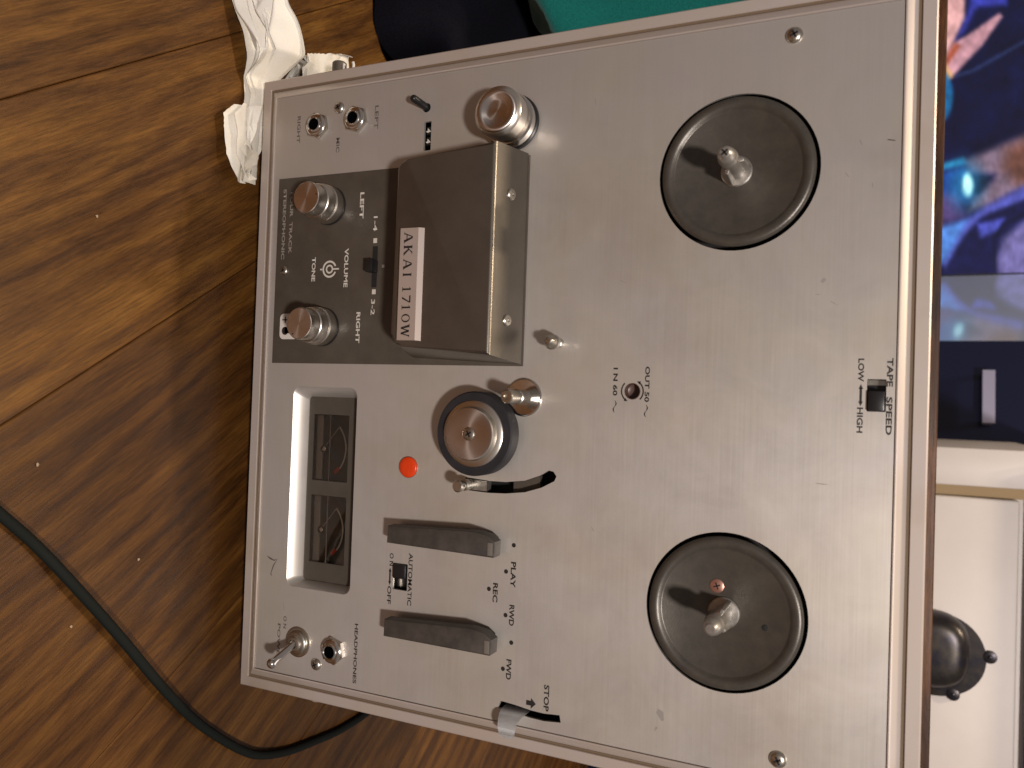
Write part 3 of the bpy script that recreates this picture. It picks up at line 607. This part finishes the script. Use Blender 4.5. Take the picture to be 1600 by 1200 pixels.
# scuffs and smears
for pl in ([(265.9, 17.2), (266.6, 20.0), (267.6, 22.6), (266.8, 24.8), (268.2, 22.8), (267.6, 19.8)], [(266.0, 25.6), (270.6, 22.0), (275.6, 20.4), (276.8, 21.8), (275.2, 21.0), (270.8, 22.7)]):
    flat([pl], PW + 0.08, 'faint', 'scuff_mark', deck)
sm = mat('smear', (0.30, 0.27, 0.25), 0.5)[0]
flat([[(307.6, 238.0), (309.6, 237.4), (312.6, 239.6), (312.2, 240.8), (308.6, 240.4)], [(315.6, 237.2), (317.6, 236.8), (315.8, 238.4)]], PW + 0.08, sm, 'scuff_mark', deck)
flat([[(67.0, 323.2), (67.3, 323.0), (67.9, 325.8), (67.6, 326.0)]], PW + 0.08, 'pblack', 'scuff_mark', deck)
flat([[(121.4, 301.0), (122.6, 299.8), (123.6, 300.6), (122.2, 301.8)]], PW + 0.08, sm, 'scuff_mark', deck)

for (u, v, L, a) in ((66.0, 313.0, 3.0, 20), (79.0, 308.0, 2.6, 35), (131.0, 303.5, 3.4, 60), (128.0, 298.0, 1.8, 80), (84.0, 318.0, 2.2, 10), (290.0, 30.0, 5.0, 15), (120.0, 215.0, 3.2, 70), (35.0, 200.0, 4.0, 5), (205.0, 300.0, 5.0, 88), (232.0, 205.0, 2.6, 30)):
    ca, sa = math.cos(math.radians(a)), math.sin(math.radians(a)); hw = 0.10
    flat([[(u - sa * hw, v + ca * hw), (u + sa * hw, v - ca * hw), (u + ca * L * 0.6 + sa * hw * 2, v + sa * L * 0.6 - ca * hw * 2), (u + ca * L, v + sa * L), (u + ca * L * 0.5 - sa * hw, v + sa * L * 0.5 + ca * hw)]], PW + 0.08, sm, 'scuff_mark', deck)
# ------------------------------------------------------------------ mains cable on the floor
pts = [(205, 160), (217, 148), (230, 134), (247, 116), (269, 97), (299, 71), (328, 47), (352, 24), (369, 5), (385, -16), (394, -32), (401, -56), (405, -87), (407, -115), (404, -150), (388, -190), (350, -225), (290, -240)]
path = spline([((u - 170) / 1000, -w / 1000, 0.0026 + (0.0022 if 3 < i < 7 else 0)) for i, (u, w) in enumerate(pts)], 8)
bm = bmesh.new(); tube(bm, path, 0.0025, 14); tag(obj('power_cable', bm, 'cable', None, panel=False, smooth=60), 'dark green-black power cable curving across the floor boards and round behind the deck', 'cable')

# ------------------------------------------------------------------ crumpled paper towel under the deck's corner
def inside_dist(p, poly):
    n = len(poly); inside = False; d = 1e9
    for i in range(n):
        x1, y1 = poly[i]; x2, y2 = poly[(i + 1) % n]
        if (y1 > p[1]) != (y2 > p[1]) and p[0] < (x2 - x1) * (p[1] - y1) / (y2 - y1) + x1: inside = not inside
        dx, dy = x2 - x1, y2 - y1; t = max(0, min(1, ((p[0] - x1) * dx + (p[1] - y1) * dy) / (dx * dx + dy * dy + 1e-12)))
        d = min(d, math.hypot(p[0] - x1 - t * dx, p[1] - y1 - t * dy))
    return d if inside else -d
def resample(pts, n):
    pts = [Vector((a, b, 0)) for a, b in pts]; L = [0]
    for a, b in zip(pts, pts[1:]): L.append(L[-1] + (b - a).length)
    out = []
    for k in range(n):
        t = L[-1] * k / (n - 1); i = max(j for j in range(len(pts)) if L[j] <= t + 1e-9); i = min(i, len(pts) - 2)
        f = (t - L[i]) / (L[i + 1] - L[i]); out.append(pts[i].lerp(pts[i + 1], f))
    return out
def folded_sheet(bm, left, right, H, seed, la, lb, folds, na=150, nb=110):
    """a sheet folded over on itself by mirror planes (paper keeps its length), then laid between two edge lines"""
    rnd = random.Random(seed); pts = []
    for i in range(na):
        for j in range(nb): pts.append(Vector((la * (i / (na - 1) - 0.5), lb * (j / (nb - 1) - 0.5), 0)))
    for p in pts:
        p.z += 5.0 * noise.noise(Vector((p.x * 0.018, p.y * 0.03, seed))) + 1.2 * noise.noise(Vector((p.x * 0.06, p.y * 0.08, seed + 3)))
    for k in range(folds):
        ys = sorted(p.y for p in pts); lo, hi = ys[int(len(ys) * 0.03)], ys[int(len(ys) * 0.97)]
        phi = rnd.uniform(-0.55, 0.55); n = Vector((rnd.uniform(-0.22, 0.22), math.cos(phi), math.sin(phi))).normalized()
        if k % 2: n = Vector((n.x, -n.y, n.z))
        edge = hi if n.y > 0 else lo; d = (lo + (edge - lo) * 0.0) if False else (edge * n.y) - abs(hi - lo) * rnd.uniform(0.20, 0.36)
        for p in pts:
            t = p.dot(n) - d
            if t > 0: p -= n * (2 * t)
        for p in pts: p.z += 1.6 * noise.noise(Vector((p.x * 0.05, p.y * 0.07, seed + k * 5 + 11)))
    # soften the creases a little
    for _ in range(2):
        old = [p.copy() for p in pts]
        for i in range(na):
            for j in range(nb):
                nb4 = [old[a * nb + b] for a, b in ((i - 1, j), (i + 1, j), (i, j - 1), (i, j + 1)) if 0 <= a < na and 0 <= b < nb]
                c = sum(nb4, Vector()) / len(nb4); pts[i * nb + j] = old[i * nb + j].lerp(c, 0.5)
    ys = [p.y for p in pts]; zs = [p.z for p in pts]; xs = [p.x for p in pts]
    y0, y1, z0, z1, x0, x1 = min(ys), max(ys), min(zs), max(zs), min(xs), max(xs)
    A = resample(left, 200); B = resample(right, 200); vs = []
    for p in pts:
        t = (p.x - x0) / (x1 - x0) * 199; i = min(int(t), 198); f = t - i
        a = A[i].lerp(A[i + 1], f); b = B[i].lerp(B[i + 1], f); q = a.lerp(b, (p.y - y0) / (y1 - y0)); u, w = q.x, q.y
        hn = (p.z - z0) / (z1 - z0)
        su = max(0.0, min(1.0, (u + 16) / 12)); sw = max(0.0, min(1.0, (9 - w) / 5)); k = su * sw
        hgt = hn * (H * (1 - k) + 10.0 * k)
        hgt += (1 - k) * 2.2 * (1 + noise.noise(Vector((u * 0.05, w * 0.05, seed + 40))))
        vs.append(bm.verts.new(((u - 170) / 1000, -w / 1000, 0.0006 + hgt / 1000)))
    for i in range(na - 1):
        for j in range(nb - 1): bm.faces.new((vs[i * nb + j], vs[(i + 1) * nb + j], vs[(i + 1) * nb + j + 1], vs[i * nb + j + 1]))
bm = bmesh.new()
folded_sheet(bm, [(-80, 50), (-54, 38), (-34, 29), (-17, 22), (-4, 15), (9, 10), (17, 13), (27, 23), (32, 12), (43, 14), (55, 5)], [(-98, 10), (-75, 2), (-54, -6), (-44, -14), (-36, -26), (-26, -34), (-12, -34), (0, -32), (18, -32), (40, -26), (54, -10)], 38, 5, 190, 170, 7)
folded_sheet(bm, [(-36, -16), (-33, -34), (-36, -50), (-38, -64)], [(-2, -18), (-6, -40), (-14, -54), (-22, -68)], 30, 9, 70, 90, 6, 80, 70)
folded_sheet(bm, [(14, 15), (24, 25), (34, 21), (46, 20), (58, 8)], [(10, -10), (24, -12), (36, -12), (48, -12), (58, -10)], 20, 14, 70, 90, 4, 80, 90)
tag(obj('paper_towel', bm, 'tissue', None, panel=False, smooth=55), 'crumpled white paper towel tucked under the corner of the tape deck', 'paper towel')

# ------------------------------------------------------------------ crumbs on the boards
for u, w in ((211, 116), (262, 60), (96, 92), (287, 96)):
    bm = bmesh.new(); bmesh.ops.create_icosphere(bm, subdivisions=1, radius=0.0009)
    for v in bm.verts: v.co = Vector((v.co.x * random.uniform(0.6, 1.5), v.co.y * random.uniform(0.5, 1.1), v.co.z * 0.5))
    o = obj('crumb', bm, 'crumb', None, panel=False, smooth=0); o.location = ((u - 170) / 1000, -w / 1000, 0.0005); tag(o, 'tiny pale crumb lying on the wooden floor boards', 'crumb', 'crumbs scattered on the floor')

# ------------------------------------------------------------------ cloths to the side of the deck
def heap(name, m, c, size, seed, folds, label, cat):
    bm = bmesh.new(); bmesh.ops.create_uvsphere(bm, u_segments=120, v_segments=70, radius=1.0)
    for v in bm.verts:
        p = v.co.copy(); s = Vector((math.copysign(abs(p.x) ** 0.6, p.x), math.copysign(abs(p.y) ** 0.6, p.y), math.copysign(abs(p.z) ** 0.55, p.z)))
        ang = math.atan2(p.y, p.x); n = noise.noise(p * 1.7 + Vector((seed, 0, 0))); n2 = 1 - 2 * abs(noise.noise(Vector((ang * folds, p.z * 1.3, seed))))
        k = 1 + 0.15 * n + 0.085 * n2
        v.co = Vector((c[0] + s.x * size[0] * k, c[1] + s.y * size[1] * k, max(0.0005, c[2] + s.z * size[2] * (1 + 0.06 * n))))
    return tag(obj(name, bm, m, None, panel=False, smooth=60), label, cat)
heap('black_bag', 'blackcloth', (-0.375, 0.300, 0.000), (0.160, 0.180, 0.080), 3.0, 2.0, 'dark slumped fabric bag on the floor beneath the teal cloth', 'bag')
heap('teal_cloth', 'teal', (-0.425, 0.32, 0.190), (0.195, 0.175, 0.125), 8.0, 3.0, 'bundled teal green cloth resting on the dark fabric bag', 'cloth')

# ------------------------------------------------------------------ white cabinet with cup pull
cab = tag(empty('white_cabinet', (0.45, 0.60, 0)), 'white painted cabinet with a dark cup-shaped drawer pull behind the deck', 'cabinet')
def wbox(name, x0, x1, y0, y1, z0, z1, m, parent, bev=0.002):
    bm = bmesh.new(); box(bm, ((x0 + x1) / 2, (y0 + y1) / 2, (z0 + z1) / 2), (x1 - x0, y1 - y0, z1 - z0), bev); o = obj(name, bm, m, parent, panel=False)
    if parent is not None: o.matrix_parent_inverse = Matrix.Translation(-parent.location)
    return o
Y = 0.600
wbox('carcass', 0.0420, 0.98, Y + 0.022, 1.00, 0.09, 0.505, 'white', cab)
wbox('stile', 0.0390, 0.0780, Y, Y + 0.0215, 0.09, 0.52, 'white', cab)
wbox('board_edge', 0.0785, 0.0890, Y + 0.010, Y + 0.0215, 0.09, 0.505, 'seam', cab, 0.0005)
dr = wbox('drawer_front', 0.0895, 0.90, Y, Y + 0.0200, 0.205, 0.461, 'white', cab, 0.003)
wbox('drawer_front', 0.0895, 0.90, Y, Y + 0.0200, 0.095, 0.196, 'white', cab, 0.003)
wbox('plinth', 0.06, 0.96, Y + 0.05, Y + 0.07, 0.0, 0.089, 'navy', cab)
wbox('gap_shade', 0.0895, 0.90, Y + 0.012, Y + 0.0215, 0.470, 0.505, 'navy', cab)  # dark strip painted in for the shade of the gap above the drawer
wbox('worktop', 0.0390, 0.98, Y - 0.018, 1.00, 0.521, 0.545, 'white', cab)
# cup pull: back plate with ears and a hollow half dome
bm = bmesh.new(); cu, cz = 422.0, 372.0
outl = []
for k in range(25):
    a = math.pi * k / 24; outl.append((cu + 43 * math.cos(a), cz + 49 * math.sin(a) ** 0.9 if math.sin(a) > 1e-6 else cz))
outl += [(cu - 43, cz - 8), (cu + 43, cz - 8)]
prism(bm, outl, 0, 2.2, 0.5)
for ex, ez in ((cu - 4, cz + 52), (cu + 39, cz + 20)):
    prism(bm, circle(ex, ez, 6.4, 20), 0, 2.6, 0.5); lathe(bm, (ex, ez, 2.5), [(2.4, 0), (2.2, 0.6), (1.2, 1.0), (0, 1.1)], 16)
rowsd = []
for i in range(13):
    t = i / 12 * math.pi / 2; row = []
    for k in range(25):
        a = math.pi * k / 24
        kx = math.copysign(abs(math.cos(a)) ** 0.7, math.cos(a)); ct = max(math.cos(t), 0) ** 0.33
        row.append(bm.verts.new((cu - 6 + 39 * kx * ct, cz - 6 + 40 * math.sin(a) ** 0.75 * ct, 2.0 + 22 * math.sin(t) ** 0.8)))
    rowsd.append(row)
for a, b in zip(rowsd, rowsd[1:]):
    for k in range(24): bm.faces.new((a[k], a[k + 1], b[k + 1], b[k]))
for v in bm.verts: v.co = Vector(((v.co.x - 170) / 1000, Y - 0.0002 - v.co.z / 1000, (v.co.y + GAP) / 1000))
bmesh.ops.remove_doubles(bm, verts=bm.verts, dist=0.00002)
pull = obj('cup_pull', bm, 'bronze', dr, panel=False, smooth=45)
pull.matrix_parent_inverse = dr.matrix_parent_inverse.copy() if False else Matrix()

# ------------------------------------------------------------------ dark lacquered cabinet with a steel bar handle
dk = tag(empty('dark_cabinet', (0.10, 1.15, 0)), 'glossy dark navy cabinet with a flat steel bar handle', 'cabinet')
def poly_prism(name, pts, z0, z1, m, parent):
    bm = bmesh.new(); a = [bm.verts.new((x, y, z0)) for x, y in pts]; b = [bm.verts.new((x, y, z1)) for x, y in pts]; n = len(pts)
    bm.faces.new(a[::-1]); bm.faces.new(b)
    for k in range(n): bm.faces.new((a[k], a[(k + 1) % n], b[(k + 1) % n], b[k]))
    o = obj(name, bm, m, parent, panel=False, smooth=0)
    if parent is not None: o.matrix_parent_inverse = Matrix.Translation(-parent.location)
    return o
Q = (-0.1065, 1.05); R2 = (0.30, 0.985); Pp = (-0.243, 1.297)
poly_prism('carcass', [(Q[0] + 0.003, Q[1] + 0.022), (R2[0], R2[1] + 0.024), (0.30, 1.34), (-0.220, 1.34), (Pp[0] + 0.012, 1.305)], 0.0, 0.62, 'navy', dk)
front_d = poly_prism('drawer_front', [Q, R2, (R2[0] + 0.003, R2[1] + 0.02), (Q[0] + 0.003, Q[1] + 0.02)], 0.03, 0.615, 'navy', dk)
poly_prism('side_panel', [(Q[0] - 0.0006, Q[1] + 0.001), (Q[0] + 0.0024, Q[1] + 0.0235), (Pp[0] + 0.011, Pp[1] + 0.004), (Pp[0], Pp[1])], 0.0, 0.62, 'pale', dk)
bm = bmesh.new(); dvec = (Vector((R2[0], R2[1], 0)) - Vector((Q[0], Q[1], 0))).normalized(); nv = Vector((dvec.y, -dvec.x, 0))
A = Vector((Q[0], Q[1], 0)) + dvec * 0.050; Bp = A + dvec * 0.078
def slab(bm, p, q, z0, z1, d0, d1):
    vs = []
    for z in (z0, z1):
        for pt in (p, q):
            for d in (d0, d1): vs.append(bm.verts.new(pt + nv * d + Vector((0, 0, z))))
    for f in ((0, 1, 3, 2), (4, 6, 7, 5), (0, 4, 5, 1), (2, 3, 7, 6), (0, 2, 6, 4), (1, 5, 7, 3)): bm.faces.new([vs[i] for i in f])
slab(bm, A, Bp, 0.463, 0.479, 0.022, 0.028); slab(bm, A, A + dvec * 0.006, 0.465, 0.477, 0.0004, 0.022); slab(bm, Bp - dvec * 0.006, Bp, 0.465, 0.477, 0.0004, 0.022)
obj('bar_handle', bm, 'steel', front_d, panel=False, smooth=0)

# ------------------------------------------------------------------ television showing a picture in blue light
tv = tag(empty('television', (-0.60, 1.33, 0)), 'flat television showing a blurry blue-lit picture beside the dark cabinet', 'television')
def srgb(c): return tuple(((x / 255 + 0.055) / 1.055) ** 2.4 if x > 10 else x / 255 / 12.92 for x in c)
shapes = [
    ('poly', [(1450, -60), (1507, -60), (1507, 30), (1492, 62), (1470, 105), (1450, 120)], (214, 160, 158), 5),
    ('poly', [(1525, -60), (1580, -60), (1572, 8), (1530, 10), (1522, 18), (1506, 50), (1494, 62), (1512, 22)], (52, 58, 160), 7),
    ('poly', [(1470, 95), (1492, 66), (1512, 55), (1562, 20), (1566, 26), (1535, 70), (1490, 118), (1470, 135)], (186, 136, 146), 4),
    ('poly', [(1472, 98), (1492, 68), (1500, 72), (1478, 104)], (160, 70, 40), 6),
    ('poly', [(1474, 94), (1490, 118), (1476, 130), (1464, 118)], (200, 150, 100), 5),
    ('ell', (1468, 150, 21, 40), (22, 96, 148), 4),
    ('poly', [(1450, 262), (1505, 246), (1512, 256), (1450, 272)], (40, 140, 190), 5),
    ('poly', [(1450, 272), (1505, 262), (1512, 312), (1450, 320)], (24, 58, 140), 10),
    ('poly', [(1450, 305), (1500, 300), (1510, 340), (1450, 362)], (80, 62, 112), 14),
    ('poly', [(1510, 250), (1560, 228), (1620, 205), (1620, 290), (1585, 300), (1550, 322), (1514, 330), (1520, 308), (1552, 282), (1556, 272), (1512, 272)], (120, 100, 118), 10),
    ('poly', [(1572, 232), (1620, 205), (1620, 285), (1590, 290), (1566, 262)], (104, 66, 56), 18),
    ('poly', [(1520, 275), (1548, 276), (1530, 304), (1518, 300)], (14, 22, 40), 5),
    ('poly', [(1472, 410), (1500, 350), (1540, 322), (1620, 280), (1620, 306), (1530, 342), (1505, 372), (1478, 420)], (80, 84, 172), 8),
    ('poly', [(1450, 360), (1500, 346), (1512, 344), (1478, 405), (1450, 430)], (80, 130, 210), 8),
    ('poly', [(1478, 420), (1508, 372), (1536, 340), (1620, 306), (1620, 440), (1466, 440)], (18, 20, 62), 6),
    ('poly', [(1528, 350), (1570, 340), (1560, 360), (1532, 372)], (70, 76, 170), 6),
    ('poly', [(1562, 440), (1556, 408), (1568, 372), (1620, 330), (1620, 440)], (112, 104, 160), 9),
    ('poly', [(1552, 440), (1551, 372), (1566, 348), (1620, 322), (1620, 328), (1570, 354), (1556, 374), (1557, 440)], (14, 16, 46), 2.5),
    ('ell', (1508, 289, 22, 30), (30, 110, 160), 26),
    ('ell', (1512, 289, 8, 17), (190, 255, 255), 4),
    ('poly', [(1490, 118), (1520, 108), (1620, 52), (1620, 56), (1522, 112), (1492, 121)], (40, 52, 92), 4),
]
def seg_in(px, py, poly):
    return inside_dist((px, py), poly)
def tv_col(px, py):
    n = noise.noise(Vector((px * 0.02, py * 0.02, 3)))
    c = [9 + 5 * n, 13 + 6 * n, 46 + 16 * n]
    for kind, dat, col, soft in shapes:
        if kind == 'poly': d = seg_in(px, py, dat)
        else: d = (1 - math.hypot((px - dat[0]) / dat[2], (py - dat[1]) / dat[3])) * min(dat[2], dat[3])
        t = max(0.0, min(1.0, d / (soft * 1.9) + 0.5)); t = t * t * (3 - 2 * t)
        if t: c = [a + (b - a) * t for a, b in zip(c, col)]
    k = 1 + 0.22 * noise.noise(Vector((px * 0.05, py * 0.05, 9))) + 0.16 * noise.noise(Vector((px * 0.16, py * 0.1, 2)))
    return srgb([min(255, x * k) for x in c])
# sight line of the reading: picture column and row for a point on the screen plane
RR = ((-0.034550571817788533, 0.9065462950892702, -0.4206899961320236), (0.9992285933636168, 0.02347231335456479, -0.03148442009967234), (-0.018667516980352072, -0.4214532777952533, -0.9066579611092644))
CC = (175.184, 326.2076, 353.9677)
def reading(u, v, w):
    d = (u - CC[0], v - CC[1], w - CC[2]); q = [sum(r[i] * d[i] for i in range(3)) for r in RR]
    return 800 + 1270 * q[0] / q[2], 600 + 1270 * q[1] / q[2]
X0, X1, Z0, Z1, YT = -1.05, -0.2465, 0.10, 0.60, 1.30
NX, NZ = 260, 160; verts = []; cols = []
for j in range(NZ + 1):
    for i in range(NX + 1):
        x = X0 + (X1 - X0) * i / NX; z = Z0 + (Z1 - Z0) * j / NZ; verts.append((x, YT, z))
        px, py = reading(x * 1000 + 170, z * 1000 - GAP, -YT * 1000); cols.append(tv_col(px, py) if px > 1440 else srgb((9, 13, 46)))
faces = [(j * (NX + 1) + i, j * (NX + 1) + i + 1, (j + 1) * (NX + 1) + i + 1, (j + 1) * (NX + 1) + i) for j in range(NZ) for i in range(NX)]
me = bpy.data.meshes.new('screen'); me.from_pydata(verts, [], faces); at = me.color_attributes.new('picture', 'FLOAT_COLOR', 'POINT')
for d, c in zip(at.data, cols): d.color = (*c, 1)
m, b = mat('tv_picture', (0.01, 0.01, 0.012), 0.15); va = nd(m, 'ShaderNodeVertexColor', layer_name='picture'); ln(m, va.outputs['Color'], b.inputs['Emission Color']); b.inputs['Emission Strength'].default_value = 1.15
me.materials.append(m); sc = bpy.data.objects.new('screen', me); C.objects.link(sc); sc.parent = tv; sc.matrix_parent_inverse = Matrix.Translation(-tv.location)
wbox('tv_body', X0 - 0.001, X1 + 0.001, YT + 0.002, YT + 0.045, Z0 - 0.012, Z1 + 0.012, 'tvbody', tv)
wbox('tv_foot', X0 + 0.15, X1 - 0.15, YT - 0.08, YT + 0.14, 0.0, 0.012, 'tvbody', tv); wbox('tv_neck', -0.70, -0.60, YT + 0.010, YT + 0.040, 0.0125, Z0 - 0.0125, 'tvbody', tv)
